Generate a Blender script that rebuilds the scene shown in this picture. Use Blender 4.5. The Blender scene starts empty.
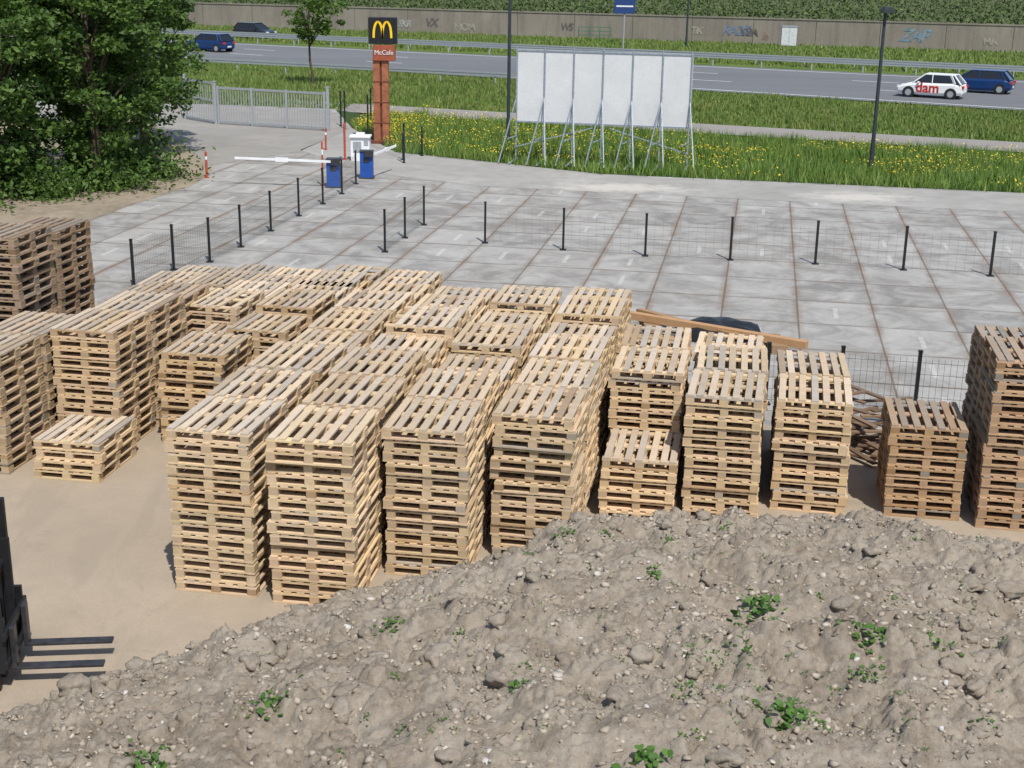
import bpy, bmesh, math, random
import numpy as np
from mathutils import Vector, Matrix, noise
random.seed(7); rng=np.random.default_rng(7)
R=math.radians
scene=bpy.context.scene
# ------------------------------------------------------------ camera
F=1360.0; PITCH=R(17.5); ROLL=R(0.9); H=7.2
fwd=Vector((0,math.cos(PITCH),-math.sin(PITCH))); up0=Vector((0,math.sin(PITCH),math.cos(PITCH))); rt0=Vector((1,0,0))
rt=rt0*math.cos(ROLL)+up0*math.sin(ROLL); up=up0*math.cos(ROLL)-rt0*math.sin(ROLL)
CAM=Vector((0,0,H))
cd=bpy.data.cameras.new("camera"); cam=bpy.data.objects.new("camera",cd); scene.collection.objects.link(cam)
cd.sensor_width=36; cd.lens=F/1024*36; cd.clip_end=6000; cd.clip_start=0.1
m=Matrix((rt,up,-fwd)).transposed().to_4x4(); m.translation=CAM; cam.matrix_world=m
scene.camera=cam
def ray(px,py):
    return fwd+rt*((px-512)/F)+up*((384-py)/F)
def G(px,py,z=0.0):      # survey: image point -> place on the level z
    d=ray(px,py); t=(z-H)/d.z; p=CAM+d*t
    return Vector((p.x,p.y,z))
TH=R(10.1)
V=Vector((math.cos(TH),-math.sin(TH),0)); U=Vector((math.sin(TH),math.cos(TH),0))
# ------------------------------------------------------------ light
sd=Vector((0.22,-0.62,1.02)).normalized()
el=math.asin(sd.z); az=math.atan2(sd.x,sd.y)
w=bpy.data.worlds.new("World"); scene.world=w; w.use_nodes=True
nt=w.node_tree; bg=nt.nodes["Background"]; sk=nt.nodes.new("ShaderNodeTexSky"); sk.sky_type='NISHITA'; sk.sun_disc=False
sk.sun_elevation=el; sk.sun_rotation=az; nt.links.new(sk.outputs[0],bg.inputs[0]); bg.inputs[1].default_value=0.14
sl=bpy.data.lights.new("sun","SUN"); sl.energy=4.7; sl.angle=R(0.6); sl.color=(1,0.96,0.89)
so=bpy.data.objects.new("sun",sl); scene.collection.objects.link(so); so.rotation_euler=sd.to_track_quat('Z','Y').to_euler()
scene.view_settings.view_transform='Standard'; scene.view_settings.look='None'; scene.view_settings.exposure=0
# ------------------------------------------------------------ material helpers
class NT:
    def __init__(s,name,rough=0.8,spec=0.3,metal=0.0):
        s.m=bpy.data.materials.new(name); s.m.use_nodes=True; s.t=s.m.node_tree; s.b=s.t.nodes["Principled BSDF"]
        s.b.inputs["Roughness"].default_value=rough; s.b.inputs["Specular IOR Level"].default_value=spec; s.b.inputs["Metallic"].default_value=metal
    def n(s,t,**k):
        n=s.t.nodes.new(t)
        for a,b in k.items(): setattr(n,a,b)
        return n
    def l(s,a,b): s.t.links.new(a,b)
    def val(s,x,sock):
        if isinstance(x,(int,float)): sock.default_value=x
        elif isinstance(x,tuple): sock.default_value=x if len(x)==4 or sock.type=='VECTOR' else (*x,1)
        else: s.l(x,sock)
    def math(s,op,a,b=0.0,c=0.0,clamp=False):
        n=s.n("ShaderNodeMath",operation=op); n.use_clamp=clamp
        s.val(a,n.inputs[0]); s.val(b,n.inputs[1]); s.val(c,n.inputs[2]); return n.outputs[0]
    def coord(s,rot=0.0,scale=(1,1,1)):
        c=s.n("ShaderNodeTexCoord"); mp=s.n("ShaderNodeMapping"); mp.inputs["Rotation"].default_value=(0,0,rot); mp.inputs["Scale"].default_value=scale
        s.l(c.outputs["Object"],mp.inputs[0]); return mp.outputs[0]
    def noise(s,vec,scale,detail=4,rough=0.6,dist=0):
        n=s.n("ShaderNodeTexNoise"); s.l(vec,n.inputs["Vector"]); n.inputs["Scale"].default_value=scale; n.inputs["Detail"].default_value=detail
        n.inputs["Roughness"].default_value=rough; n.inputs["Distortion"].default_value=dist; return n.outputs["Fac"]
    def mr(s,v,a,b,c=0.0,d=1.0):
        n=s.n("ShaderNodeMapRange"); s.val(v,n.inputs[0]); n.inputs[1].default_value=a; n.inputs[2].default_value=b
        n.inputs[3].default_value=c; n.inputs[4].default_value=d; return n.outputs[0]
    def mix(s,f,a,b,mode='MIX'):
        n=s.n("ShaderNodeMix",data_type='RGBA',blend_type=mode); s.val(f,n.inputs[0]); s.val(a,n.inputs[6]); s.val(b,n.inputs[7]); return n.outputs[2]
    def col(s,c): s.val(c,s.b.inputs["Base Color"])
    def spot(s,vec,p,rx,ry,nz):
        n=s.n("ShaderNodeVectorMath",operation='SUBTRACT'); s.l(vec,n.inputs[0]); n.inputs[1].default_value=(p.x,p.y,0)
        k=s.n("ShaderNodeVectorMath",operation='MULTIPLY'); s.l(n.outputs[0],k.inputs[0]); k.inputs[1].default_value=(1/rx,1/ry,0)
        q=s.n("ShaderNodeVectorMath",operation='LENGTH'); s.l(k.outputs[0],q.inputs[0])
        return s.mr(s.math('ADD',q.outputs["Value"],s.math('MULTIPLY',nz,2.2)),2.3,1.5,0,.8)
    def bump(s,h,strength=0.5,dist=0.02):
        n=s.n("ShaderNodeBump"); s.l(h,n.inputs["Height"]); n.inputs["Strength"].default_value=strength; n.inputs["Distance"].default_value=dist
        s.l(n.outputs[0],s.b.inputs["Normal"])
def simple(name,c,rough=0.7,metal=0.0,var=0.15,scale=6.0,spec=0.3):
    a=NT(name,rough,spec,metal); v=a.coord(); nz=a.noise(v,scale)
    c2=tuple(x*(1-var) for x in c); c3=tuple(min(1,x*(1+var)) for x in c)
    a.col(a.mix(a.mr(nz,.3,.7),c2,c3)); return a.m
M_galv=simple("galvanised_steel",(.33,.35,.37),.5,.2,.2,20)
M_black=simple("black_coating",(.015,.016,.018),.45,0,.3)
M_wire=simple("fence_wire",(.09,.095,.095),.6,0,.2)
M_white=simple("white_paint",(.72,.73,.74),.5,0,.08,2)
M_blue=simple("blue_paint",(.02,.08,.33),.45)
M_red=simple("red_paint",(.45,.03,.02),.45)
M_yellow=simple("yellow_sign",(.85,.55,.02),.4)
M_brown=simple("corten_brown",(.3,.11,.055),.6,0,.3,4)
M_dark=simple("dark_rubber",(.02,.02,.02),.8)
M_glass=simple("car_glass",(.015,.018,.022),.08,0,.1,1,.6)
M_steel=simple("dark_steel",(.06,.06,.065),.4,.5,.4,8)
M_orange=simple("orange_paint",(.55,.2,.04),.5)
def slab_mat():
    a=NT("concrete_slabs",.85,.25); v=a.coord(TH); sep=a.n("ShaderNodeSeparateXYZ"); a.l(v,sep.inputs[0])
    wx,wy=1.6,2.0
    sx=a.math('ADD',a.math('DIVIDE',sep.outputs[0],wx),.35); sy=a.math('DIVIDE',sep.outputs[1],wy)
    fx=a.math('FRACT',sx); fy=a.math('FRACT',sy)
    ex=a.math('MULTIPLY',a.math('MINIMUM',fx,a.math('SUBTRACT',1.0,fx)),wx)
    ey=a.math('MULTIPLY',a.math('MINIMUM',fy,a.math('SUBTRACT',1.0,fy)),wy)
    cmb=a.n("ShaderNodeCombineXYZ"); a.l(a.math('FLOOR',sx),cmb.inputs[0]); a.l(a.math('FLOOR',sy),cmb.inputs[1])
    wn=a.n("ShaderNodeTexWhiteNoise"); a.l(cmb.outputs[0],wn.inputs[0])
    off=a.n("ShaderNodeVectorMath",operation='MULTIPLY_ADD'); a.l(wn.outputs["Color"],off.inputs[0]); off.inputs[1].default_value=(30,30,0); a.l(v,off.inputs[2])
    big=a.noise(v,.13,4,.65,.5); mid=a.noise(off.outputs[0],.9,6,.7,.6); mid2=a.noise(v,.45,6,.7,1.0); fine=a.noise(v,14,6,.75)
    base=a.mix(a.mr(wn.outputs[0],0,1),(.222,.215,.203),(.36,.352,.335))
    base=a.mix(a.mr(big,.4,.62,0,.5),base,(.24,.222,.196))
    base=a.mix(a.mr(mid,.43,.66,0,.75),base,(.44,.43,.405))
    base=a.mix(a.mr(mid,.48,.27,0,.7),base,(.155,.147,.134))
    base=a.mix(a.mr(mid2,.52,.62,0,.45),base,(.185,.167,.142))
    base=a.mix(a.mr(fine,.3,.7,0,.3),base,(.2,.19,.175))
    cxm=a.math('LESS_THAN',a.math('ABSOLUTE',a.math('SUBTRACT',fx,.5)),.03); cym=a.math('LESS_THAN',a.math('ABSOLUTE',a.math('SUBTRACT',fy,.5)),.22)
    mk=a.math('MULTIPLY',a.math('MULTIPLY',cxm,cym),a.math('GREATER_THAN',wn.outputs[0],.66)); mk=a.math('MULTIPLY',mk,a.mr(fine,.35,.6,0,.6))
    base=a.mix(mk,base,(.55,.55,.52))
    jn=a.noise(v,.7,3)
    rust=a.mr(ex,.0,.15,1,0); rust=a.math('MULTIPLY',rust,a.mr(jn,.38,.6,.05,.95)); rust=a.math('MULTIPLY',rust,a.mr(fine,.3,.6,.4,1))
    base=a.mix(rust,base,(.2,.14,.095))
    rusty=a.math('MULTIPLY',a.mr(ey,.0,.09,1,0),a.mr(jn,.6,.4,.15,.85)); base=a.mix(rusty,base,(.19,.15,.11))
    e=a.math('MINIMUM',ex,ey); j=a.mr(e,.01,.028,1,0)
    base=a.mix(a.math('MULTIPLY',j,.65),base,(.08,.065,.05))
    a.col(base); a.bump(fine,.25,.01); return a.m
M_slab=slab_mat()
def ground_mat(name,c1,c2,c3,s1=.3,s2=2.5,s3=30,bump=.3,rot=0,scale=(1,1,1),rough=.9,spots=None,stain=None):
    a=NT(name,rough,.15); v=a.coord(rot,scale); b=a.noise(v,s1,5,.6,.5); m_=a.noise(v,s2,6,.7); f=a.noise(v,s3,5,.7)
    c=a.mix(a.mr(b,.35,.65),c1,c2); c=a.mix(a.mr(m_,.45,.7,0,.6),c,c3); c=a.mix(a.mr(f,.3,.7,0,.35),c,tuple(x*.6 for x in c1))
    if stain:
        s2_=a.coord(.5,(1,.18,1)); t=a.noise(s2_,1.6,5,.6,.3); c=a.mix(a.mr(t,.54,.64,0,.45),c,stain)
        t2=a.noise(v,.55,6,.75,1.5); c=a.mix(a.mr(t2,.54,.68,0,.55),c,tuple(x*.8 for x in stain))
    for p,rx,ry in (spots or []): c=a.mix(a.spot(v,p,rx,ry,m_),c,(.5,.47,.42))
    a.col(c); a.bump(f,bump,.02); return a.m
M_sand=ground_mat("sandy_paving",(.355,.29,.218),(.415,.345,.262),(.305,.256,.2),.25,1.3,40,.25,stain=(.28,.236,.182))
M_apron=ground_mat("concrete_apron",(.31,.3,.28),(.39,.38,.355),(.25,.235,.21),.3,1.5,25,.2,spots=[(G(620,188),2.1,1.0),(G(858,197),1.7,.9)])
M_dirt=ground_mat("dirt",(.33,.27,.2),(.2,.165,.115),(.42,.37,.3),.5,2.5,30,.6)
M_asph=ground_mat("asphalt",(.15,.155,.165),(.175,.18,.19),(.13,.135,.14),.05,.5,12,.1,-TH,(.15,1,1))
M_path=ground_mat("path_asphalt",(.27,.25,.23),(.3,.28,.26),(.24,.22,.2),.2,1,12,.1)
M_grass=ground_mat("grass",(.075,.13,.025),(.125,.18,.035),(.17,.18,.06),.12,.6,9,1.0)
M_verge=ground_mat("verge_soil",(.03,.06,.012),(.05,.085,.02),(.06,.075,.03),.3,1.5,9,1.0)
def wall_mat():
    a=NT("retaining_wall",.9,.15); v=a.coord(); b=a.noise(v,.15,5,.6); mp=a.coord(0,(1,1,.12)); st=a.noise(mp,1.2,4,.7); f=a.noise(v,6,4)
    c=a.mix(a.mr(b,.35,.65),(.2,.175,.145),(.27,.24,.2)); c=a.mix(a.mr(st,.45,.7,0,.6),c,(.13,.115,.095)); c=a.mix(a.mr(f,.4,.7,0,.3),c,(.3,.275,.25)); a.col(c); return a.m
M_wall=wall_mat()
def field_mat():
    a=NT("field_rows",.9,.1); v=a.coord(-R(3))
    f=a.noise(v,1.2,5,.7)
    c=a.mix(a.mr(f,.35,.65),(.06,.085,.03),(.13,.13,.07)); a.col(c); a.bump(f,1,.3); return a.m
M_field=field_mat()
def leaf_mat(name,c1,c2,c3=None,trans=.25,patch=None):
    a=NT(name,.55,.25); g=a.n("ShaderNodeNewGeometry"); r=g.outputs["Random Per Island"]
    cr=a.n("ShaderNodeValToRGB"); a.l(r,cr.inputs[0]); cr.color_ramp.elements[0].color=(*c1,1); cr.color_ramp.elements[1].color=(*c2,1)
    if c3: e=cr.color_ramp.elements.new(.93); e.color=(*c2,1); cr.color_ramp.elements[-1].color=(*c3,1)
    out_c=cr.outputs[0]
    if patch:
        v=a.coord(0,(1,1.6,1)); p=a.noise(v,.28,5,.7,.8); out_c=a.mix(a.mr(p,.47,.64,0,.65),out_c,patch)
    a.col(out_c)
    if trans>0:
        tr=a.n("ShaderNodeBsdfTranslucent"); ms=a.n("ShaderNodeMixShader"); ms.inputs[0].default_value=trans
        mx=a.mix(1.0,out_c,(1.3,1.5,.6),'MULTIPLY'); a.l(mx,tr.inputs[0])
        out=a.t.nodes["Material Output"]; a.l(a.b.outputs[0],ms.inputs[1]); a.l(tr.outputs[0],ms.inputs[2]); a.l(ms.outputs[0],out.inputs[0])
    return a.m
M_leaf=leaf_mat("tree_leaves",(.032,.07,.014),(.1,.17,.034),None,.2)
M_crop=leaf_mat("crop_leaves",(.03,.06,.015),(.09,.13,.035),None,0)
M_leaf2=leaf_mat("young_leaves",(.05,.1,.02),(.12,.19,.04))
M_blade=leaf_mat("grass_blades",(.07,.145,.024),(.145,.235,.045),(.3,.29,.12),0,(.17,.22,.045))
M_blade2=leaf_mat("short_grass_blades",(.08,.14,.028),(.155,.22,.05),(.3,.29,.14),0,(.22,.225,.07))
M_weed=leaf_mat("weed_leaves",(.05,.12,.025),(.11,.21,.045))
M_flower=leaf_mat("yellow_flowers",(.62,.48,.03),(.72,.57,.05),None,0)
M_bark=ground_mat("bark",(.1,.075,.05),(.14,.11,.08),(.07,.055,.04),2,8,30,.8)
def wood_mat():
    a=NT("pallet_wood",.8,.15); at=a.n("ShaderNodeAttribute"); at.attribute_name="col"
    v=a.coord(); g=a.noise(v,5,5,.65,.6); f=a.noise(v,45,3,.6)
    c=a.mix(a.mr(g,.4,.7,0,.42),at.outputs[0],a.mix(1.0,at.outputs[0],(.68,.63,.58),'MULTIPLY'))
    c=a.mix(a.mr(f,.4,.75,0,.3),c,a.mix(1.0,at.outputs[0],(.55,.48,.42),'MULTIPLY')); a.col(c); a.bump(f,.15,.004); return a.m
M_wood=wood_mat()
def soil_mat():
    a=NT("mound_soil",.95,.05); v=a.coord(); b=a.noise(v,.5,5,.6,.5); m_=a.noise(v,2.2,8,.78,.8); f=a.noise(v,15,8,.82,.4); ff=a.noise(v,60,5,.75)
    c=a.mix(a.mr(b,.35,.65),(.295,.248,.192),(.36,.31,.248)); c=a.mix(a.mr(m_,.47,.64,0,.7),c,(.43,.38,.315)); c=a.mix(a.mr(m_,.48,.32,0,.8),c,(.215,.172,.128))
    c=a.mix(a.mr(f,.53,.66,0,.5),c,(.48,.435,.37)); c=a.mix(a.mr(f,.47,.34,0,.7),c,(.17,.135,.1)); c=a.mix(a.mr(ff,.6,.72,0,.6),c,(.52,.48,.42)); a.col(c)
    h=a.math('ADD',f,a.math('MULTIPLY',ff,.5)); a.bump(h,.85,.035); return a.m
M_soil=soil_mat()
M_clod=leaf_mat("soil_clods",(.23,.19,.145),(.39,.338,.27),(.48,.44,.38),0.0)
# ------------------------------------------------------------ mesh helpers
class MB:
    def __init__(s): s.v=[];s.f=[];s.mi=[];s.c=[]
    def box(s,c,sz,M=None,mi=0,col=(1,1,1)):
        n=len(s.v); x,y,z=sz[0]/2,sz[1]/2,sz[2]/2
        for dx,dy,dz in ((-1,-1,-1),(1,-1,-1),(1,1,-1),(-1,1,-1),(-1,-1,1),(1,-1,1),(1,1,1),(-1,1,1)):
            p=Vector((c[0]+dx*x,c[1]+dy*y,c[2]+dz*z)); s.v.append(M@p if M else p)
        for q in ((0,3,2,1),(4,5,6,7),(0,1,5,4),(1,2,6,5),(2,3,7,6),(3,0,4,7)): s.f.append(tuple(n+i for i in q)); s.mi.append(mi); s.c.append(col)
    def beam(s,a,b,wd,ht=None,mi=0,col=(1,1,1)):
        a=Vector(a);b=Vector(b); d=b-a; L=d.length; q=d.to_track_quat('Y','Z').to_matrix().to_4x4(); q.translation=(a+b)/2
        s.box((0,0,0),(wd,L,ht or wd),q,mi,col)
    def cyl(s,a,b,r1,r2=None,n=12,mi=0,col=(1,1,1)):
        r2=r1 if r2 is None else r2; a=Vector(a);b=Vector(b); q=(b-a).to_track_quat('Z','Y').to_matrix(); k=len(s.v)
        for P,r in((a,r1),(b,r2)):
            for i in range(n): t=2*math.pi*i/n; s.v.append(P+q@Vector((r*math.cos(t),r*math.sin(t),0)))
        for i in range(n): j=(i+1)%n; s.f.append((k+i,k+j,k+n+j,k+n+i)); s.mi.append(mi); s.c.append(col)
        s.f.append(tuple(k+n-1-i for i in range(n))); s.f.append(tuple(k+n+i for i in range(n))); s.mi+= [mi,mi]; s.c+=[col,col]
    def poly(s,pts,mi=0,col=(1,1,1)):
        k=len(s.v); s.v+= [Vector(p) for p in pts]; s.f.append(tuple(range(k,k+len(pts)))); s.mi.append(mi); s.c.append(col)
    def obj(s,name,mats,parent=None,color=False,smooth=False,bevel=0):
        me=bpy.data.meshes.new(name); me.from_pydata([tuple(p) for p in s.v],[],s.f)
        for mt in (mats if isinstance(mats,(list,tuple)) else [mats]): me.materials.append(mt)
        me.polygons.foreach_set("material_index",s.mi)
        if smooth: me.polygons.foreach_set("use_smooth",[True]*len(s.f))
        if color:
            at=me.color_attributes.new("col",'FLOAT_COLOR','CORNER'); arr=[]
            for f,c in zip(s.f,s.c): arr+= [c[0],c[1],c[2],1.0]*len(f)
            at.data.foreach_set("color",arr)
        me.update(); o=bpy.data.objects.new(name,me); scene.collection.objects.link(o)
        if parent: o.parent=parent
        if bevel:
            b=o.modifiers.new("bev","BEVEL"); b.width=bevel; b.segments=2; b.limit_method='ANGLE'
        return o
def npmesh(name,verts,faces,mat,parent=None):
    me=bpy.data.meshes.new(name); nv=len(verts); nf,k=faces.shape
    me.vertices.add(nv); me.vertices.foreach_set("co",verts.astype(np.float32).ravel())
    me.loops.add(nf*k); me.loops.foreach_set("vertex_index",faces.astype(np.int32).ravel())
    me.polygons.add(nf); me.polygons.foreach_set("loop_start",np.arange(0,nf*k,k,dtype=np.int32))
    me.update(calc_edges=True); me.validate(); me.materials.append(mat)
    o=bpy.data.objects.new(name,me); scene.collection.objects.link(o)
    if parent: o.parent=parent
    return o
def empty(name,loc=(0,0,0)):
    o=bpy.data.objects.new(name,None); scene.collection.objects.link(o); o.location=loc; o.empty_display_size=.2; return o
# ------------------------------------------------------------ ground
ZR=-1.0
b=MB(); b.poly([(-3000,-500,-1.06),(3000,-500,-1.06),(3000,4000,-1.06),(-3000,4000,-1.06)]); b.obj("ground",M_grass)
edge_px=[(120,101),(335,109),(352,128),(395,152),(500,163),(600,174),(870,186),(1024,193)]
E=[G(x,y,0) for x,y in edge_px]; ext=(E[-1]-E[-2]).normalized(); E.append(E[-1]+ext*45); E.insert(0,Vector((-60,E[0].y+6,0)))
b=MB(); b.poly([*E,(E[-1].x,-15,0),(-60,-15,0)][::-1])
b.obj("concrete_yard",M_slab)
def wl(a,b_,x):
    return a.y+(b_.y-a.y)*(x-a.x)/(b_.x-a.x)
def strip(name,near,far,z,mat,x0=-260,x1=260):
    n=[G(*p,z) for p in near]; f=[G(*p,z) for p in far]
    b=MB(); N=24
    for i in range(N):
        xa=x0+(x1-x0)*i/N; xb=x0+(x1-x0)*(i+1)/N
        b.poly([(xa,wl(*n,xa),z),(xb,wl(*n,xb),z),(xb,wl(*f,xb),z),(xa,wl(*f,xa),z)])
    return b.obj(name,mat),n,f
_,pn,pf=strip("cycle_path",[(500,121),(1000,151)],[(500,112),(1000,141)],ZR,M_path)
_,hn,hf=strip("highway",[(500,78),(900,103)],[(500,55.5),(900,74.5)],ZR,M_asph)
b=MB()
for i in range(len(E)-1):
    a,c=E[i],E[i+1]
    b.poly([(a.x,a.y,-.03),(c.x,c.y,-.03),(c.x,max(c.y+3,wl(*pn,c.x)-1),-1.04),(a.x,max(a.y+3,wl(*pn,a.x)-1),-1.04)])
    b.poly([(a.x,a.y,0),(c.x,c.y,0),(c.x,c.y,-.2),(a.x,a.y,-.2)])
b.obj("grass_verge",M_verge)
b=MB()
def line_on(n,f,t,x0,x1,wd,dash=None,z=ZR+.005):
    x=x0
    while x<x1:
        xe=min(x1,x+(dash[0] if dash else 20))
        def P(xx,o):
            yn=wl(*n,xx); yf=wl(*f,xx); return (xx,yn+(yf-yn)*t+o,z)
        b.poly([P(x,0),P(xe,0),P(xe,wd),P(x,wd)]); x+= (dash[0]+dash[1]) if dash else 20
line_on(hn,hf,.05,-120,140,.22); line_on(hn,hf,.93,-120,140,.22); line_on(hn,hf,.36,-120,140,.18,(3,9)); line_on(hn,hf,.65,-120,140,.18,(3,9))
b.obj("road_markings",M_white)
b=MB()
EA=[G(x,y,.004) for x,y in [(352,129),(395,153),(500,164),(600,175),(870,187),(1024,194)]]; EB=[G(x,y,.004) for x,y in [(300,150),(365,172),(480,186),(600,192),(870,205),(1024,212)]]
EA.append(EA[-1]+ext*40); EB.append(EB[-1]+ext*40)
for i in range(len(EA)-1): b.poly([EB[i],EB[i+1],EA[i+1],EA[i]])
b.obj("concrete_apron",M_apron)
b=MB(); b.poly([G(*p,.004) for p in [(150,175),(300,151),(350,129),(330,110),(120,103),(60,150)]]); b.obj("gate_driveway",ground_mat("driveway_concrete",(.27,.26,.24),(.33,.315,.29),(.23,.2,.17),.3,1.2,20,.2))
b=MB()
top=[G(*p,.006) for p in [(-250,330),(-60,262),(20,240),(60,228),(90,219),(112,212),(130,205),(150,199),(172,192),(190,186),(206,177),(212,170),(190,150),(150,120),(-300,120)]]
for i in (2,3,4,5,6,7,8,9): top[i]+=Vector((0,(-1)**i*.25,0))
b.poly(top); b.obj("dirt_shoulder",M_dirt)
b=MB()
b.poly([(p.x,p.y,.004) for p in [Vector((-30,-10,0)),Vector((30,-10,0)),Vector((30,17.5,0)),G(900,430),G(600,420),G(330,380),G(120,330),G(95,300),G(-60,345),Vector((-30,26,0))]])
b.obj("sand_covered_paving",M_sand)
wb=[G(500,35,ZR),G(1024,52,ZR)]
ZW=1.4
dw=(wb[1]-wb[0]).normalized(); wa=math.atan2(dw.y,dw.x)
b=MB(); X=-300
while X<300:
    xa,xb=X,X+5.96; ya,yb=wl(*wb,xa),wl(*wb,xb)
    b.poly([(xa,ya,-1.1),(xb,yb,-1.1),(xb,yb,ZW),(xa,ya,ZW)])
    b.beam((xa,ya+.12,ZW+.06),(xb,yb+.12,ZW+.06),.36,.12)
    b.poly([(xb,yb,-1.1),(xb+.04,yb+.15,-1.1),(xb+.04,yb+.15,ZW),(xb,yb,ZW)])
    X+=6
b.obj("retaining_wall",M_wall)
b=MB(); b.poly([(-900,wl(*wb,-900)+.3,ZW-.05),(900,wl(*wb,900)+.3,ZW-.05),(3000,3500,ZW-.05),(-3000,3500,ZW-.05)]); b.obj("field",M_field)
def scatter_quads(name,P,size,mat,up_bias=0.0,parent=None,aspect=.55):
    n=len(P); a=rng.normal(size=(n,3)); a[:,2]*=(1-up_bias); a/=np.linalg.norm(a,axis=1)[:,None]
    r=rng.normal(size=(n,3)); c=np.cross(a,r); c/=np.linalg.norm(c,axis=1)[:,None]
    s=size*rng.uniform(.6,1.3,n)[:,None]; a=a*s; c=c*s*aspect
    vv=np.stack([P-a,P-c*.9,P+a,P+c*.9],1).reshape(-1,3); ff=np.arange(4*n).reshape(n,4)
    return npmesh(name,vv,ff,mat,parent)
n=42000; xs=rng.uniform(-70,120,n); row=(rng.random(n)**1.4*22).astype(int); ys=wl(*wb,0)+xs*(wb[1].y-wb[0].y)/(wb[1].x-wb[0].x)+3+row*5+rng.normal(0,.35,n); zs=ZW+np.abs(rng.normal(.25,.25,n))
scatter_quads("crop_rows",np.stack([xs,ys,zs],1),.2,M_crop)
# ------------------------------------------------------------ grass blades
def blades(name,A0,A1,B0,B1,n,h,wd,mat):
    s=rng.uniform(0,1,n)[:,None]; t=rng.uniform(0,1,n)[:,None]
    A0,A1,B0,B1=[np.array(q) for q in (A0,A1,B0,B1)]
    P=(A0+(A1-A0)*s)*(1-t)+(B0+(B1-B0)*s)*t
    ph=np.array([noise.noise(Vector((p[0]*.35,p[1]*.35,3)))*.7+noise.noise(Vector((p[0]*1.1,p[1]*1.1,7)))*.45+.9 for p in P])
    ang=rng.uniform(0,math.pi,n); hh=h*rng.uniform(.6,1.25,n)*np.maximum(ph,.25); ww=wd*rng.uniform(.7,1.3,n)
    d=np.stack([np.cos(ang)*ww,np.sin(ang)*ww,np.zeros(n)],1); tip=P+np.stack([rng.normal(0,.25,n)*hh,rng.normal(0,.25,n)*hh,hh],1)
    vv=np.stack([P-d,P+d,tip],1).reshape(-1,3); return npmesh(name,vv,np.arange(3*n).reshape(n,3),mat),tip
tips=[]
grassroot=empty("tall_grass")
for i in range(3,len(E)-1):
    a,c=E[i],E[i+1]; L=min((c-a).length,26)
    if (c-a).length>26: c=a+(c-a).normalized()*26
    q0=(a.x,max(a.y+3,wl(*pn,a.x)-1),-1.04); q1=(c.x,max(c.y+3,wl(*pn,c.x)-1),-1.04)
    o,tp=blades("blades",(a.x,a.y+.1,0-.03),(c.x,c.y+.1,-.03),q0,q1,int(L*1500),.45,.02,M_blade); o.parent=grassroot; tips.append(tp)
T=np.concatenate(tips)
k=[i for i in range(len(T)) if noise.noise(Vector((T[i][0]*.22,T[i][1]*.3,8)))+.35*noise.noise(Vector((T[i][0]*1.2,T[i][1]*1.2,1)))+(.28 if T[i][0]<2 else -.02)>.06 and rng.random()<.26]
scatter_quads("yellow_wildflowers",T[k]+np.array([0,0,.03]),.029,M_flower,0,None,.9)
for A in [((-12,wl(*pf,-12)+.2,-1.05),(45,wl(*pf,45)+.2,-1.05),(-12,wl(*hn,-12)-.8,-1.05),(45,wl(*hn,45)-.8,-1.05),60000,.26,.04),
          ((-45,wl(*hf,-45)+3,-1.05),(70,wl(*hf,70)+3,-1.05),(-45,wl(*wb,-45)-.5,-1.05),(70,wl(*wb,70)-.5,-1.05),45000,.3,.07),
          ((-26,E[2].y+1,-.3),(E[2].x,E[2].y+1,-.3),(-34,wl(*hn,-34)-1,-1.05),(-8,wl(*hn,-8)-1,-1.05),25000,.28,.035)]:
    o,tp=blades("blades",*A,M_blade2); o.parent=grassroot
# ------------------------------------------------------------ guard rails
def rail(name,pa,pb):
    b=MB(); L=(pb-pa).length; d=(pb-pa).normalized(); n=int(L/4)
    b.beam(pa+Vector((0,0,.62)),pb+Vector((0,0,.62)),.05,.11); b.beam(pa+Vector((0,0,.78)),pb+Vector((0,0,.78)),.05,.11); b.beam(pa+Vector((0,.03,.70)),pb+Vector((0,.03,.70)),.03,.08)
    for i in range(n+1):
        p=pa+d*(i*4); b.box((p.x,p.y+.1,p.z+.35),(.1,.14,.75))
    return b.obj(name,M_galv)
def hp(line,x,off): return Vector((x,wl(*line,x)+off,ZR-.05))
rail("guard_rail",hp(hf,-90,1.2),hp(hf,110,1.2))
rail("guard_rail",hp(hf,-90,4.0),hp(hf,110,4.0))
rail("guard_rail",G(190,69,ZR),G(510,86,ZR))
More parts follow.
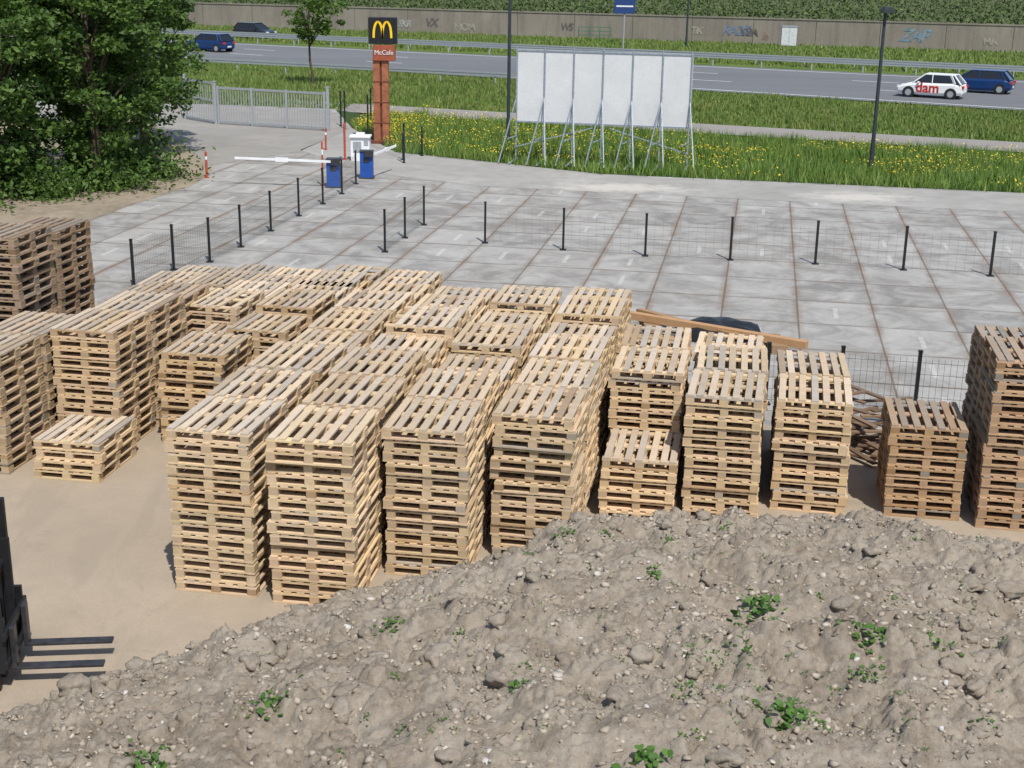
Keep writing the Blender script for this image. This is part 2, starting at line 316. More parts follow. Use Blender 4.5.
# ------------------------------------------------------------ pallets
PW,PL,PH=1.0,1.2,.144
BW=[-.44,-.315,-.158,0,.158,.315,.44]
def pallet(b,M,tone,topgrey=0.0):
    def c(g=0):
        k=random.uniform(.82,1.1); wv=random.uniform(.98,1.02); t=[tone[0]*k,tone[1]*k*wv,tone[2]*k*random.uniform(.94,1.06)]
        rr=random.random()
        if rr<.08: t=[t[0]*.77,t[1]*.71,t[2]*.64]
        elif rr<.13: m_=sum(t)/3*.85; t=[m_*1.16,m_,m_*.8]
        if g:
            g2=g*random.uniform(.4,1.6); k=random.uniform(.78,1.02); m_=sum(t)/3*k; t=[t[j]*(1-g2)+m_*(1.1,1.0,.87)[j]*g2 for j in range(3)]
        return t
    for y in(-PL/2+.06,PL/2-.06): b.box((0,y,.011),(PW,.12,.022),M,0,c())
    for x in(-.44,0,.44): b.box((x,0,.0105),(.1,PL-.244,.021),M,0,c())
    for x in(-.44,0,.44):
        for y in(-PL/2+.07,0,PL/2-.07): b.box((x,y,.061),(.1+random.uniform(0,.02),.138,.078),M,0,[q*.84 for q in c()])
    for y in(-PL/2+.06,0,PL/2-.06): b.box((0,y,.111),(PW-.002,.12,.022),M,0,c())
    for x in BW:
        if topgrey and random.random()<.02: continue
        b.box((x+random.uniform(-.008,.008),random.uniform(-.004,.004),.133),(.09,PL,.022),M,0,c(topgrey))
WOOD=(.65,.492,.312)
def stack(u0,n,tone=WOOD,name="pallet_stack",jit=.015,rot=0):
    b=MB(); base=u0+V*(PW/2)+U*(PL/2); lean=(random.uniform(-.003,.003),random.uniform(-.003,.003))
    kt=random.uniform(.92,1.06); r0=random.gauss(0,.014)
    for i in range(n):
        if i%random.choice((5,7,9))==0: k2=kt*random.uniform(.92,1.05); wrm=random.uniform(-.02,.025); tk=[tone[0]*k2,tone[1]*k2*(1-wrm),tone[2]*k2*(1-2.5*wrm)]
        M=Matrix.Translation((base.x+random.gauss(0,jit)+lean[0]*i,base.y+random.gauss(0,jit)+lean[1]*i,.006+i*(PH+.0015)))@Matrix.Rotation(-TH+rot+r0+random.gauss(0,.009),4,'Z')
        pallet(b,M,tk,.5 if i==n-1 else 0)
    return b.obj(name,M_wood,None,True)
def column(px,py,hs,tone=WOOD,step=1.25,jx=.035):
    p=G(px,py)
    for i,n in enumerate(hs):
        if n: stack(p+U*(step*i+random.uniform(-.02,.02))+V*random.uniform(-jx,jx),n,tone)
column(178,590,[14,14,14,13,13,13,12])
column(270,601,[14,14,14,13,14,13,12])
column(384,574,[13,13,12,13,12,13])
column(489,556,[13,13,13,12,13,12])
column(596,519,[6,12,12])
column(680,517,[12,12,11])
column(772,510,[11,11],(.61,.455,.285))
column(880,515,[9],(.51,.345,.205))
OLD=(.36,.26,.175); MIDT=(.5,.375,.24)
column(976,528,[16,15],(.47,.32,.2)); p=G(976,528)+V*1.06; stack(p,15,(.47,.32,.2)); stack(p+U*1.25,15,(.47,.32,.2))
column(60,450,[13,13,12],(.59,.435,.27))
column(32,478,[4],(.62,.485,.31))
column(-54,470,[12,12],MIDT); column(-136,472,[13],MIDT)
column(-92,398,[18,17],OLD); column(-24,398,[19,18],OLD)
column(160,443,[10,9],(.61,.455,.28))
column(232,415,[10,9,9],WOOD)
column(186,396,[11,10],WOOD); column(256,396,[11,10],WOOD)
column(108,362,[8,8,7],(.57,.435,.28)); column(172,360,[7,8,7],(.5,.4,.28)); column(238,356,[9,8],WOOD); column(300,362,[10,9],WOOD); column(372,360,[10],WOOD)
# ------------------------------------------------------------ timber debris
b=MB()
q=G(625,326)+Vector((0,0,.25)); r=G(806,355)+Vector((0,0,.2)); b.beam(q,r,.16,.14,0,(.45,.27,.14)); b.beam(q+Vector((.3,.5,-.05)),r+Vector((-1.2,.5,0)),.12,.1,0,(.36,.22,.12))
for t in(.15,.5,.85):
    p=q.lerp(r,t); b.box((p.x,p.y+.2,.08),(.3,.9,.16),None,0,(.3,.2,.12))
b.obj("timber_beam",M_wood,None,True)
b=MB()
c0=G(882,462)
for i in range(30):
    p=c0+Vector((random.uniform(-.6,.5),random.uniform(-.2,2.0),random.uniform(.05,.6))); a=random.uniform(-1.3,1.3); L=random.uniform(.35,.7)
    d=Vector((math.cos(a),math.sin(a),random.uniform(-.2,.2)))*L; k=random.uniform(.5,1.0)
    b.beam(p-d,p+d,.09,.028,0,(.28*k,.19*k,.125*k))
b.obj("broken_timber_pile",M_wood,None,True)
b=MB(); c0=G(722,341); N=28
rings=[(1.0,.0),(.93,.14),(.75,.2),(.4,.24),(.02,.25)]
for k,(rr,z) in enumerate(rings):
    for i in range(N):
        t=2*math.pi*i/N; wv=1+.05*math.sin(5*t)+.03*math.sin(9*t+1); b.v.append(Vector((c0.x+.85*rr*wv*math.cos(t),c0.y+.8*rr*wv*math.sin(t)+.5,.01+z+(.02*math.sin(7*t) if 0<k<4 else 0))))
for k in range(4):
    for i in range(N): j=(i+1)%N; b.f.append((k*N+i,k*N+j,(k+1)*N+j,(k+1)*N+i)); b.mi.append(0); b.c.append((1,1,1))
b.obj("black_tarpaulin",M_black,smooth=True)
# ------------------------------------------------------------ fences
def fence(pts,h=1.0,name="mesh_fence",post=.055,cell=.2,wr=.0028):
    b=MB()
    for i,p in enumerate(pts):
        b.box((p.x,p.y,p.z+h/2+.03),(post,post,h+.06),None,0); b.box((p.x,p.y,p.z+h+.075),(post*1.2,post*1.2,.03),None,0); b.box((p.x,p.y,p.z+.012),(.16,.16,.024),None,0)
        if i+1<len(pts):
            q=pts[i+1]; z=.08
            while z<=h-.02: b.beam(p+Vector((0,0,z)),q+Vector((0,0,z)),wr*1.3,wr*1.3,1); z+=.2
            L=(q-p).length; n=int(L/cell)
            for k in range(1,n):
                c=p.lerp(q,k/n); b.box((c.x,c.y,c.z+h/2),(wr,wr,h-.08),None,1)
    return b.obj(name,[M_black,M_wire])
fence([G(x,y) for x,y in [(134,287),(174,270),(210,262),(241,247),(271,231),(299,216),(323,204),(342,194),(356,184)]],1.0,cell=.07,wr=.0035)
fence([G(x,y) for x,y in [(385,252),(405,238),(424,225)]],1.0,cell=.07,wr=.0035)
fence([G(x,y) for x,y in [(485,243),(563,250),(645,256),(730,260),(815,264),(903,270),(990,276),(1082,283)]],1.0)
fence([G(x,y) for x,y in [(700,400),(765,404),(838,408),(914,413),(990,419),(1060,425)]],1.0,cell=.1,wr=.0045)
fence([G(x,y) for x,y in [(368,145),(403,160),(422,153)]],.9)
def gate():
    e=empty("sliding_gate"); a=G(219,124); c=G(325,131); b=MB()
    for z in(.12,1.55): b.beam(a+Vector((0,0,z)),c+Vector((0,0,z)),.07,.09)
    L=(c-a).length; n=int(L/.13)
    for i in range(n+1):
        p=a.lerp(c,i/n); b.box((p.x,p.y,.84),(.03,.03,1.5))
    for i in(0,n//3,2*n//3,n):
        p=a.lerp(c,i/n); b.box((p.x,p.y,.82),(.09,.09,1.62))
    b.obj("leaf",M_galv,e)
    b=MB()
    for p in(a+Vector((-.12,0,0)),c+Vector((.15,0,0))): b.box((p.x,p.y,.9),(.12,.12,1.8)); b.box((p.x,p.y,1.82),(.15,.15,.04))
    b.obj("gate_posts",M_galv,e)
    b=MB(); a=G(186,119); c=G(214,124)
    for z in(.12,1.0,1.75): b.beam(a+Vector((0,0,z)),c+Vector((0,0,z)),.06,.08)
    n=12
    for i in range(n+1): p=a.lerp(c,i/n); b.box((p.x,p.y,.93),(.03,.03,1.7))
    b.box((a.x,a.y,1.0),(.12,.12,2.0)); b.obj("fixed_panel",M_galv,e)
gate()
def barrier(px,py,boom_to=None,name="barrier_gate"):
    p=G(px,py); e=empty(name); b=MB(); b.box((p.x,p.y,.45),(.42,.36,.86)); b.box((p.x,p.y,.02),(.5,.44,.04),None,1); b.box((p.x,p.y,.9),(.45,.4,.05),None,1); b.box((p.x,p.y-.19,.62),(.2,.012,.16),None,1)
    b.obj("cabinet",[M_blue,M_steel,M_white],e,bevel=.02)
    if boom_to:
        q=G(*boom_to); b=MB(); z=.84; a=Vector((p.x+.3,p.y-.25,z)); c=Vector((q.x,q.y,z+.06))
        d=(c-a); b.beam(a,c,.05,.07); b.beam(a+d*.5,a+d*.62,.07,.13)
        b.box((p.x+.1,p.y-.24,z),(.3,.08,.2),None,2); b.obj("boom",[M_white,M_red,M_steel],e)
barrier(334,187,(236,186)); barrier(367,178,(396,172))
def kiosk():
    p=G(361,160); b=MB(); b.box((p.x,p.y,.42),(.68,.5,.84)); b.box((p.x,p.y-.02,.87),(.76,.6,.06)); b.box((p.x-.1,p.y-.256,.5),(.3,.012,.4),None,1); b.box((p.x+.22,p.y-.256,.65),(.16,.012,.2),None,1); b.box((p.x,p.y,.94),(.3,.25,.1))
    b.obj("ticket_machine",[M_white,M_galv,M_blue],bevel=.015)
kiosk()
def bollard(px,py,h,mats,r=.05,name="bollard"):
    p=G(px,py); b=MB(); b.cyl((p.x,p.y,0),(p.x,p.y,h),r); b.cyl((p.x,p.y,h),(p.x,p.y,h+.04),r*1.1,r*.5); b.cyl((p.x,p.y,h*.72),(p.x,p.y,h*.84),r*1.03,mi=1); b.cyl((p.x,p.y,0),(p.x,p.y,.02),r*2)
    b.obj(name,mats)
M_red2=simple("faded_red_paint",(.4,.07,.04),.6)
bollard(207,178,.85,[M_red2,M_white],.04); bollard(345,160,1.3,[M_red2,M_red2],.04); bollard(323,186,1.4,[M_red2,M_white],.03); bollard(326,150,.8,[M_red2,M_white],.035)
for x,y,h in[(341,126,1.5),(345,129,1.6),(371,120,1.4),(368,131,1.5),(404,163,1.4),(422,156,.8)]: bollard(x,y,h,[M_black,M_steel],.035,"fence_post")
def mcsign():
    p=G(382,143); e=empty("restaurant_sign"); b=MB()
    for dx in(-.17,.17): b.box((p.x+dx,p.y,1.85),(.26,.3,3.7))
    b.box((p.x,p.y+.02,1.85),(.1,.2,3.7),None,1); b.box((p.x,p.y,.05),(.9,.6,.1),None,1)
    for z in(.8,1.6,2.4,3.2): b.box((p.x,p.y,z),(.62,.32,.04),None,1)
    b.obj("pylon",[M_brown,simple("pylon_dark",(.13,.045,.025),.6)],e)
    b=MB(); b.box((p.x+.14,p.y-.05,3.5),(.86,.36,.6)); b.box((p.x+.1,p.y-.05,4.34),(1.1,.4,1.0),None,1); b.obj("sign_boxes",[simple("sign_red_brown",(.3,.08,.04),.5),M_black],e,bevel=.02)
    b=MB(); y=p.y-.262; cx=p.x+.1; z0=4.07
    for s in(-1,1):
        pr=None
        for i in range(17):
            t=math.pi*i/16; q=Vector((cx+s*.17+.17*math.cos(t)*1.0,y,z0+.6*math.sin(t)**.8))
            if pr is not None: b.beam(pr,q,.02,.085)
            pr=q
    b.obj("letter_m",M_yellow,e)
    c=bpy.data.curves.new("cafe_lettering",'FONT'); c.body="McCafe"; c.size=.24; c.align_x='CENTER'; c.extrude=.006; o=bpy.data.objects.new("cafe_lettering",c); scene.collection.objects.link(o)
    o.location=(p.x+.14,p.y-.245,3.44); o.rotation_euler=(R(90),0,0); o.parent=e; c.materials.append(M_white)
mcsign()
def billboard():
    e=empty("billboard"); a=G(515,160); c=G(688,168); d=(c-a).normalized(); L=(c-a).length; nrm=Vector((d.y,-d.x,0))
    M=Matrix((d,-nrm,Vector((0,0,1)))).transposed().to_4x4(); M.translation=a
    z0,z1=1.42,3.98
    pm=ground_mat("billboard_panel",(.6,.61,.615),(.67,.675,.68),(.55,.565,.58),.6,2,20,.05)
    b=MB(); n=6; w_=L/n
    for i in range(n): b.box((w_*(i+.5),0,(z0+z1)/2),(w_-.015,.04,z1-z0),M)
    b.obj("panels",pm,e)
    b=MB()
    for i in range(n+1):
        x=min(max(w_*i,.04),L-.04); b.box((x,-.045,(z1+.1)/2),(.045,.05,z1+.1),M)
    for z in(z0,z1-.03): b.box((L/2,-.035,z),(L,.025,.05),M)
    for i in range(n+1):
        x=min(max(w_*i,.04),L-.04)
        for sx in((-.4,) if i==0 else ((.35,) if i==n else (-.38,.3))):
            b.beam(M@Vector((x,-.08,2.3)),M@Vector((x+sx,-1.2,.03)),.036,.036)
        b.beam(M@Vector((x,-.08,.9)),M@Vector((x-.2,-.7,.85)),.03,.03)
        b.box((x,-.5,.04),(.06,1.6,.05),M)
    b.beam(M@Vector((0,-.1,.5)),M@Vector((L*.45,-.1,1.3)),.035); b.beam(M@Vector((L,-.1,.5)),M@Vector((L*.55,-.1,1.3)),.035)
    b.obj("steel_frame",simple("frame_galvanised",(.25,.29,.34),.5,.1,.25,10),e)
billboard()
def lamp(p,h,name="street_lamp",r=.075,head=True):
    b=MB(); b.cyl(p,p+Vector((0,0,1)),r*1.25,r*1.15); b.cyl(p+Vector((0,0,1)),p+Vector((0,0,h)),r,r*.8)
    if head:
        b.cyl(p+Vector((0,0,h)),p+Vector((0,-.0,h+.1)),r*.9,r*.7); b.box((p.x+.05,p.y-.1,h+p.z+.12),(.4,.5,.16)); b.box((p.x+.05,p.y-.1,h+p.z+.23),(.3,.36,.06))
    b.obj(name,simple("lamp_dark_paint",(.035,.045,.05),.5),bevel=.01)
lamp(G(508,142,-.3),9,r=.075)
lamp(G(871,166,-.2),5.55,r=.075)
lamp(G(686,48,ZR),10,r=.1)
def road_sign(px,py,w_,h_,z,mat,name="traffic_sign"):
    p=G(px,py,ZR); b=MB(); b.cyl(p,p+Vector((0,0,z+h_)),.08); b.box((p.x,p.y-.12,p.z+z+h_/2),(w_,.05,h_),None,1); b.box((p.x,p.y-.15,p.z+z+h_/2),(w_*.8,.01,h_*.1),None,2); b.obj(name,[M_galv,mat,M_white])
road_sign(623,51,1.9,1.3,3.3,simple("sign_blue",(.02,.05,.17),.5))
p=G(788,46,ZR); b=MB(); b.box((p.x,p.y,p.z+.95),(1.5,.5,1.8)); b.box((p.x,p.y-.26,p.z+.95),(.03,.01,1.7),None,1); b.box((p.x,p.y,p.z+1.9),(1.6,.6,.1),None,1); b.obj("utility_cabinet",[simple("cabinet_paint",(.5,.52,.53),.6),M_galv])
p=G(590,39,ZR); b=MB()
for i in range(4): b.box((p.x-1.2+i*1.1,p.y,p.z+.6),(.08,.08,1.2))
for z in(.4,.8,1.2): b.beam((p.x-1.2,p.y,p.z+z),(p.x+2.1,p.y,p.z+z),.06)
b.obj("green_railing",simple("green_paint",(.03,.14,.07),.5))
ge=empty("graffiti")
gc=[simple("spray_%d"%i,c,.8,0,.35,1.5) for i,c in enumerate([(.15,.19,.27),(.34,.33,.31),(.26,.18,.15),(.16,.24,.3),(.12,.11,.1),(.3,.27,.23)])]
def wallx(px):
    d=ray(px,30); n_=dw; t=(wb[0].x*n_.y-wb[0].y*n_.x)/(d.x*n_.y-d.y*n_.x); return d.x*t
for px,tx_,sz,ci,sh in[(398,"SKR",1.0,1,.3),(425,"VX",1.2,4,.2),(455,"NOM",1.1,5,-.2),(722,"RAZE",1.3,0,.3),(742,"KSM",1.0,4,-.3),(762,"ie",1.2,2,.2),(900,"ZAP",1.7,3,.35),(560,"WS",1.0,4,.2),(690,"TIK",1.0,5,.3),(985,"MA",1.0,5,-.2)]:
    x=wallx(px); c=bpy.data.curves.new("tag",'FONT'); c.body=tx_; c.size=sz; c.extrude=.002; c.shear=sh; c.space_character=.8; c.offset=.03
    o=bpy.data.objects.new("tag",c); scene.collection.objects.link(o); o.parent=ge; o.location=(x,wl(*wb,x)-.03,-.65+random.uniform(0,.5)); o.rotation_euler=(R(90),0,wa); c.materials.append(gc[ci])
# ------------------------------------------------------------ cars
def car(p,paint,heading,L=4.05,W=1.75,Ht=1.46,name="car",text=None):
    e=empty(name,p); e.rotation_euler=(0,0,heading)
    S=[(-L/2,.38,.62,.62),(-L/2+.08,.26,.84,.78),(-L/2+.5,.2,.95,.86),(-.6,.18,.93,.875),(.5,.18,.92,.875),(L/2-1.05,.2,.9,.87),(L/2-.5,.22,.8,.85),(L/2-.1,.25,.68,.78),(L/2,.36,.55,.6)]
    b=MB()
    def ring(x,zl,zb,hw): return [(x,-hw*.92,zl),(x,-hw,zl+.16),(x,-hw,zb-.12),(x,-hw*.93,zb),(x,hw*.93,zb),(x,hw,zb-.12),(x,hw,zl+.16),(x,hw*.92,zl)]
    for s in S: b.v+= [Vector(q) for q in ring(*s)]
    for i in range(len(S)-1):
        for k in range(8): j=(k+1)%8; b.f.append((i*8+k,i*8+j,(i+1)*8+j,(i+1)*8+k)); b.mi.append(0); b.c.append((1,1,1))
    b.f.append(tuple(range(8))); b.f.append(tuple(range(len(S)*8-1,len(S)*8-9,-1))); b.mi+=[0,0]; b.c+=[(1,1,1)]*2
    b.obj("body",paint,e,smooth=False,bevel=.03)
    xr0,xr1,xf1,xf0=-L/2+.15,-L/2+.62,.35,L/2-1.02
    b=MB(); zb,zt=.9,Ht; hb,ht=W/2*.93,W/2*.72
    lo=[(xr0,-hb,zb),(xf0,-hb,zb),(xf0,hb,zb),(xr0,hb,zb)]; hi=[(xr1,-ht,zt-.04),(xf1,-ht,zt-.04),(xf1,ht,zt-.04),(xr1,ht,zt-.04)]
    b.v+= [Vector(q) for q in lo+hi]
    for q in((0,1,5,4),(1,2,6,5),(2,3,7,6),(3,0,4,7),(4,5,6,7)): b.f.append(q); b.mi.append(0); b.c.append((1,1,1))
    b.obj("windows",M_glass,e)
    b=MB(); ht=W/2*.74; hb=W/2*.94
    b.box(((xr1+xf1)/2,0,Ht-.02),(xf1-xr1+.1,ht*2,.06))
    for s in(-1,1):
        b.beam((xr0-.02,s*hb,.9),(xr1-.02,s*ht,Ht-.03),.1,.07); b.beam((xf0+.02,s*hb,.9),(xf1+.02,s*ht,Ht-.03),.06,.07); b.beam((-.15,s*(hb+.005),.9),(-.12,s*(ht+.01),Ht-.03),.05,.07)
        b.beam((xr0+.35,s*(hb+.005),.9),(xr1+.2,s*(ht+.01),Ht-.03),.05,.16); b.box((xf0-.35,s*(W/2+.06),.95),(.14,.16,.11))
    b.obj("roof",paint,e,bevel=.015)
    b=MB()
    for x in(-L/2+.72,L/2-.78):
        for s in(-1,1):
            b.cyl((x,s*(W/2-.2),.31),(x,s*(W/2+.01),.31),.37,n=22,mi=0); b.cyl((x,s*(W/2-.18),.31),(x,s*(W/2+.025),.31),.31,n=22,mi=0); b.cyl((x,s*(W/2-.15),.31),(x,s*(W/2+.035),.31),.2,n=10,mi=1)
    b.obj("wheels",[M_dark,M_galv],e)
    b=MB()
    for s in(-1,1): b.box((-L/2+.05,s*.62,.74),(.16,.3,.16),None,0); b.box((L/2-.14,s*.6,.62),(.24,.32,.13),None,1)
    b.box((L/2-.02,0,.42),(.06,.8,.16),None,2); b.box((-L/2+.02,0,.45),(.06,.5,.12),None,1); b.obj("lights",[M_red,M_white,M_black],e)
    if text:
        c=bpy.data.curves.new("lettering",'FONT'); c.body=text; c.size=.85; c.align_x='CENTER'; c.extrude=.004; c.offset=.02
        o=bpy.data.objects.new("lettering",c); scene.collection.objects.link(o); o.parent=e
        s=1 if abs(heading)>2 else -1
        o.location=(.1,s*(W/2+.012),.36); o.rotation_euler=(R(90),0,R(180) if s==1 else 0); c.materials.append(M_red)
hd=math.atan2(hn[1].y-hn[0].y,hn[1].x-hn[0].x)
navy=simple("navy_car_paint",(.01,.045,.16),.25,.3,.1,1,.6); wh=simple("white_car_paint",(.75,.75,.75),.25,0,.03,1,.5); grey=simple("grey_car_paint",(.03,.035,.045),.25,.3,.1,1,.6)
Z=ZR+.006
car(G(931,97,Z),wh,hd+math.pi,4.1,text="dam"); car(G(977,92,Z),navy,hd+math.pi,4.5)
car(G(210,51,Z),navy,hd+math.pi,4.3); car(G(255,38,Z),grey,hd,4.3)
# ------------------------------------------------------------ trees
def tree(base,h,r,nclump,nleaf,lsize,name="tree",zlow=.1,mat=None,trunk=.16):
    e=empty(name); base=Vector(base); b=MB(); top=base+Vector((random.uniform(-.2,.2),random.uniform(-.2,.2),h*.85)); N=7
    pts=[base.lerp(top,i/N)+Vector((random.uniform(-.08,.08),random.uniform(-.08,.08),0))*(i>0) for i in range(N+1)]
    for i in range(N): b.cyl(pts[i],pts[i+1],trunk*(1-i/N*.8),trunk*(1-(i+1)/N*.8),8)
    C=[]
    for i in range(nclump):
        while True:
            q=rng.uniform(-1,1,3); l=np.linalg.norm(q)
            if l<1 and l>.4: break
        zz=q[2]*.5+.5; cz=base.z+h*(zlow+(1-zlow)*zz); k=r*(0.75+.35*math.sin(math.pi*min(1,zz*1.1)))
        wob=1+.45*noise.noise(Vector((q[0]*2+base.x,q[1]*2,q[2]*2)))
        c=Vector((base.x+q[0]*k*wob,base.y+q[1]*k*wob,cz)); C.append(c)
        if i%4==0:
            s=pts[min(N,max(1,int((cz-base.z)/h*N*.8)))]; mid=s.lerp(c,.5)+Vector((0,0,.15)); b.cyl(s,mid,trunk*.3,trunk*.2,5); b.cyl(mid,c,trunk*.2,trunk*.07,5)
    b.obj("trunk",M_bark,e)
    P=[]
    for c in C:
        s=r*rng.uniform(.1,.22); n=int(nleaf*rng.uniform(.6,1.4)); q=rng.normal(size=(n,3)); q/=np.maximum(.35,np.linalg.norm(q,axis=1))[:,None]; q*=(rng.uniform(0,1,(n,1))**.4)*s*1.6; q[:,2]*=.6; P.append(q+np.array(c))
    P=np.concatenate(P); P=P[P[:,2]>base.z+.03]; scatter_quads("leaves",P,lsize,mat or M_leaf,.45,e)
for x,y,h,r,nc in[(-13.3,43.5,7.6,1.8,130),(-15.6,41.2,8.5,2.3,165),(-18.3,40.0,9,2.6,165),(-21.2,38.5,9,2.6,90),(-13.9,47.0,9,2.1,130),(-14.0,51.5,9.5,2.5,130),(-18,45,10,2.6,70)]:
    tree((x,y,0),h,r,nc,125,.105,zlow=.0)
P=[]
for x,y in[(-16.4,38.8),(-18.5,37.2),(-14.4,40.9),(-12.9,42.6),(-20.6,35.8),(-12.4,45.0)]:
    n=2200; q=rng.normal(size=(n,3))*np.array([.8,.5,.4]); q[:,2]=np.abs(q[:,2])*1.3; P.append(q+np.array([x,y,.02]))
scatter_quads("undergrowth_shrubs",np.concatenate(P),.09,M_leaf,.3)
tree(G(313,88,ZR),6.9,1.75,60,60,.12,"young_tree",.42,M_leaf2,.1)
# ------------------------------------------------------------ soil mound
toe=[(-9,8.3),(-7,10.2)]+[(G(x,y).x,G(x,y).y) for x,y in[(0,716),(100,684),(200,652),(280,622),(345,606)]]+[(-.9,14.75),(-.1,15.05),(.4,15.5),(1.1,15.85),(2.2,15.95),(4.2,16.0),(5,15.9),(6,15.6),(9,15.4)]
tx=[p[0] for p in toe]; ty=[p[1] for p in toe]
zx=[-9,-5,-3,-1.9,-1,0,.5,1,2,3,4,5,6,9]; zz=[.7,.8,.95,1.05,1.1,1.3,1.38,1.42,1.38,1.42,1.42,1.33,1.2,1.2]
def cell(v,s):
    d,p=noise.voronoi(v*s); c=p[0]; h=noise.cell(c*7.31+Vector((.5,.5,.5)))
    return h, min(1.0,(d[1]-d[0])*3.5)
def mound(x,y):
    d=np.interp(x,tx,ty)-y; d*=np.interp(x,[-3,0],[.78,1.0])
    d+=noise.noise(Vector((x*1.3,y*1.3,0)))*.2+noise.noise(Vector((x*4,y*4,2)))*.1
    if d<=0: return -.03
    z=np.interp(x,zx,zz)*(1-math.exp(-d/1.3)); k=min(1,d/.8)
    v=Vector((x,y,0)); z+=k*(.2*noise.noise(v*.8)+.14*noise.noise(v*1.9+Vector((5,0,0))))
    wv=v+Vector((noise.noise(v*6),noise.noise(v*6+Vector((3,3,3))),0))*.035
    h1,e1=cell(wv,3.4); h2,e2=cell(wv+Vector((4,1,0)),7.5); h3,e3=cell(wv+Vector((1,7,0)),17)
    m_=max(0,min(1,.3+2.2*noise.noise(v*.9+Vector((0,0,20)))))
    m2=max(.25,min(1,.5+2*noise.noise(v*1.7+Vector((0,9,20)))))
    z+=k*(.15*abs(h1)*e1*m_+.085*abs(h2)*e2*m2+.04*abs(h3)*e3)
    z+=k*(.03*noise.noise(v*5.0)+.02*noise.noise(v*13.0)+.014*noise.noise(v*30.0))
    g=noise.noise(Vector((x*2.6+y*.8,y*1.0,9))); z-=k*.15*max(0,.22-abs(g))
    return z
x0,x1,y0,y1,st=-7.5,7.6,6.6,16.3,.027
nx=int((x1-x0)/st); ny=int((y1-y0)/st)
vv=np.zeros((ny,nx,3))
for j in range(ny):
    y=y0+j*st
    for i in range(nx):
        x=x0+i*st
        vv[j,i]=(x,y,mound(x,y) if abs(x)<y*.42+.4 else 0.8)
idx=np.arange(nx*ny).reshape(ny,nx); ff=np.stack([idx[:-1,:-1],idx[:-1,1:],idx[1:,1:],idx[1:,:-1]],-1).reshape(-1,4)
inside=(np.abs(vv[...,0])<vv[...,1]*.42+.35)
keep=inside[:-1,:-1].reshape(-1)
o=npmesh("soil_mound",vv.reshape(-1,3),ff[keep],M_soil)
def mz(x,y):
    i=int((x-x0)/st); j=int((y-y0)/st)
    return vv[min(max(j,0),ny-1),min(max(i,0),nx-1),2]
def ico(sub):
    bm=bmesh.new(); bmesh.ops.create_icosphere(bm,subdivisions=sub,radius=1); bm.verts.index_update(); iv=np.array([v.co[:] for v in bm.verts]); fi=np.array([[v.index for v in f.verts] for f in bm.faces]); bm.free(); return iv,fi
def clods(name,n,smin,smax,mat,pw=3.0,flat=.7,jt=.45,sink=.0,sub=1):
    V_=[];F_=[];k=0; c=0; iv,fi=ico(sub)
    while c<n:
        x=rng.uniform(-6.6,7.2); y=rng.uniform(7.2,16); z=mz(x,y)
        if abs(x)>y*.42: continue
        if z<=0 and rng.random()>.05: continue
        if z<=0:
            if np.interp(x,tx,ty)-y<-.6: continue
            z=0
        if noise.noise(Vector((x*1.5,y*1.5,33)))<0 and rng.random()<.7: continue
        s=smin+(smax-smin)*rng.random()**pw
        if sub>1:
            o3=rng.uniform(0,50,3); rad=np.array([1+.55*noise.noise(Vector((p*1.3+o3).tolist()))+.3*noise.noise(Vector((p*3+o3).tolist()))+.15*noise.noise(Vector((p*7+o3).tolist())) for p in iv]); q=iv*rad[:,None]; q=np.sign(q)*np.abs(q)**.85
        else: q=iv*(1+rng.uniform(-jt,jt,(len(iv),1)))+rng.uniform(-.2,.2,iv.shape)
        q=q*s*np.array([rng.uniform(.7,1.4),rng.uniform(.6,1.2),flat*rng.uniform(.6,1.2)])
        a=rng.uniform(0,6.3); t=rng.normal(0,.35); ca,sa=math.cos(a),math.sin(a); ct,st_=math.cos(t),math.sin(t)
        q=q@np.array([[1,0,0],[0,ct,st_],[0,-st_,ct]])@np.array([[ca,-sa,0],[sa,ca,0],[0,0,1]])
        V_.append(q+np.array([x,y,z+s*sink])); F_.append(fi+k); k+=len(iv); c+=1
    return npmesh(name,np.concatenate(V_),np.concatenate(F_),mat)
clods("soil_clods",15000,.006,.04,M_clod,2.8)
clods("stones",60,.018,.05,simple("stone",(.47,.45,.42),.8),2.5,.7,.3,.2)
clods("large_soil_lumps",620,.035,.13,M_soil,2.0,.6,.4,-.1,3)
W=[(390,626,.13),(269,698,.17),(517,688,.12),(755,612,.2),(785,720,.2),(868,642,.16),(865,676,.13),(565,536,.12),(940,648,.13),(685,695,.1),(650,760,.18),(740,655,.12),(145,763,.16),(655,577,.1),(725,530,.1),(893,602,.08),(965,588,.07),(668,540,.08),(605,535,.08),(430,600,.05),(275,655,.06),(365,720,.06),(700,660,.08),(720,690,.07),(430,730,.06),(985,725,.08),(820,725,.08),(840,690,.07),(160,748,.08),(585,695,.05),(970,610,.08),(540,610,.05),(690,650,.08),(340,755,.06),(480,655,.05),(745,700,.06),(765,560,.07),(905,735,.08),(820,600,.06),(240,712,.05),(480,540,.05),(600,620,.05),(620,660,.05),(870,560,.06)]
for i in range(60):
    px=random.uniform(380,1020); py=random.uniform(535,760)
    if py>540+max(0,(560-px))*.45: W.append((px,py,random.uniform(.03,.07)))
for i in range(22): W.append((random.gauss(730,35),random.gauss(665,28),random.uniform(.03,.07)))
wv=[];wf=[];k=0
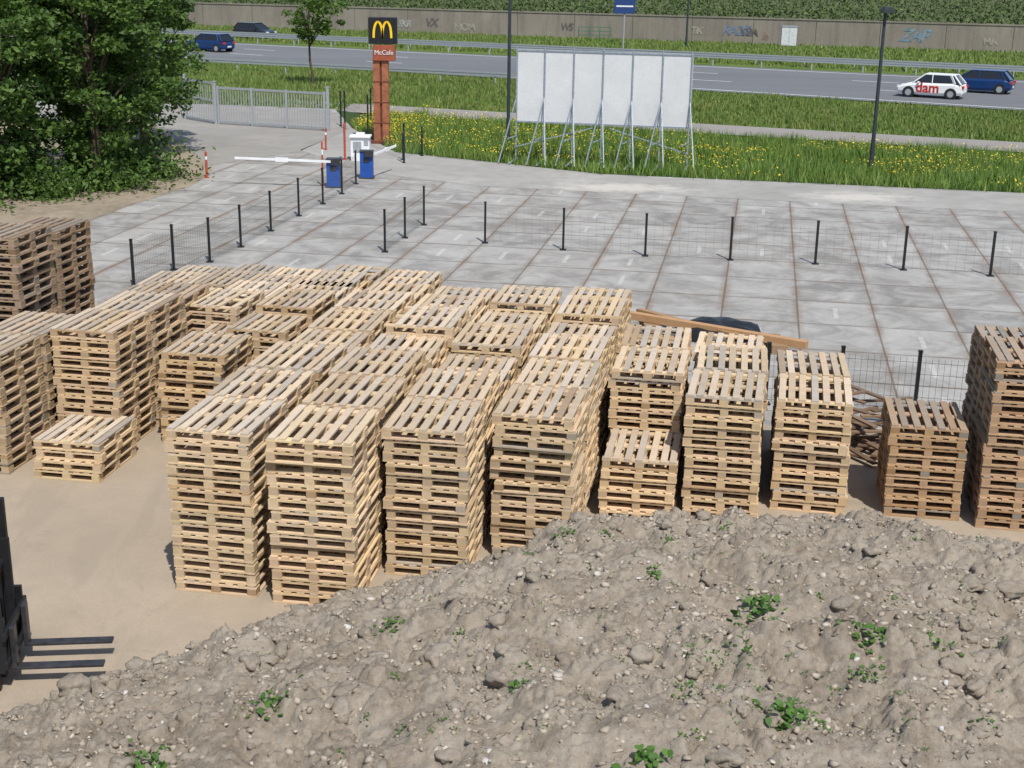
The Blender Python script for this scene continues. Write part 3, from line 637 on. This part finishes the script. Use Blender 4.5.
for px,py,s in W:
    d=ray(px,py); t=6
    while t<22:
        p=CAM+d*t
        if p.z<max(0,mz(p.x,p.y)) : break
        t+=.02
    for i in range(int(8+s*290)):
        a=random.uniform(0,6.3); el_=random.uniform(.15,1.2); L=s*random.uniform(.2,.6); w_=L*random.uniform(.22,.4); o_=Vector((random.gauss(0,s*.5),random.gauss(0,s*.5),0))
        o_.z=mz(p.x+o_.x,p.y+o_.y)-p.z if mz(p.x+o_.x,p.y+o_.y)>0 else 0
        dr=Vector((math.cos(a)*math.cos(el_),math.sin(a)*math.cos(el_),math.sin(el_))); sd_=Vector((-math.sin(a),math.cos(a),0)); b0=p+o_+Vector((0,0,random.uniform(0,s*.45)*math.exp(-o_.length/s)))
        pts=[b0,b0+dr*L*.45+sd_*w_,b0+dr*L*.75+sd_*w_*.8-Vector((0,0,L*.05)),b0+dr*L-Vector((0,0,L*.2)),b0+dr*L*.75-sd_*w_*.8-Vector((0,0,L*.05)),b0+dr*L*.45-sd_*w_]
        wv+= [q[:] for q in pts]; wf.append(list(range(k,k+6))); k+=6
npmesh("weeds",np.array(wv),np.array(wf),M_weed)
# ------------------------------------------------------------ forklift
def forklift():
    e=empty("forklift"); o=G(2,690); ang=R(6); M=Matrix.Translation(o)@Matrix.Rotation(ang,4,'Z')
    b=MB()
    for y in(.12,.62):
        b.box((.56,y,.2),(.9,.11,.035),M,0); b.box((.13,y,.42),(.05,.11,.48),M,0)
    b.obj("forks",M_steel,e,bevel=.008)
    b=MB()
    for z in(.3,.62): b.box((.09,.37,z),(.04,.9,.08),M)
    for y in (.08,.37,.66): b.box((.085,y,.46),(.03,.04,.28),M)
    for y in(-.0,.74): b.box((-.06,y,.9),(.12,.07,1.8),M); b.box((.04,y,.5),(.1,.05,.62),M)
    for y in(.1,.64): b.box((-.0,y,.75),(.08,.05,1.3),M)
    for z in(.25,1.1,1.72): b.box((-.07,.37,z),(.07,.72,.07),M)
    b.cyl(M@Vector((-.08,.2,.2)),M@Vector((-.08,.2,1.7)),.03); b.cyl(M@Vector((-.08,.54,.2)),M@Vector((-.08,.54,1.7)),.03)
    b.obj("mast",M_black,e,bevel=.006)
    b=MB(); b.box((-.98,.37,.55),(1.5,1.05,.55),M,0); b.box((-1.75,.37,.75),(.5,1.05,.9),M,1); b.box((-1.0,.37,.95),(.55,.5,.25),M,2); b.box((-1.25,.37,1.2),(.12,.5,.5),M,2)
    for x in(-.4,-1.6):
        for y in(-.1,.84): b.box((x,y,1.5),(.06,.06,1.35),M,1)
    b.box((-1.0,.37,2.18),(1.4,1.02,.06),M,1); b.cyl(M@Vector((-.55,.37,.8)),M@Vector((-.65,.37,1.2)),.03,mi=1); b.obj("body",[M_orange,M_steel,M_dark],e,bevel=.03)
    b=MB()
    for x,r in((-.34,.26),(-1.6,.24)):
        for y in(-.17,.85): b.cyl(M@Vector((x,y-.02,r)),M@Vector((x,y+.16,r)),r,n=24); b.cyl(M@Vector((x,y-.03,r)),M@Vector((x,y+.17,r)),r*.5,n=16,mi=1)
    b.obj("wheels",[M_dark,M_orange],e)
forklift()
print("done")
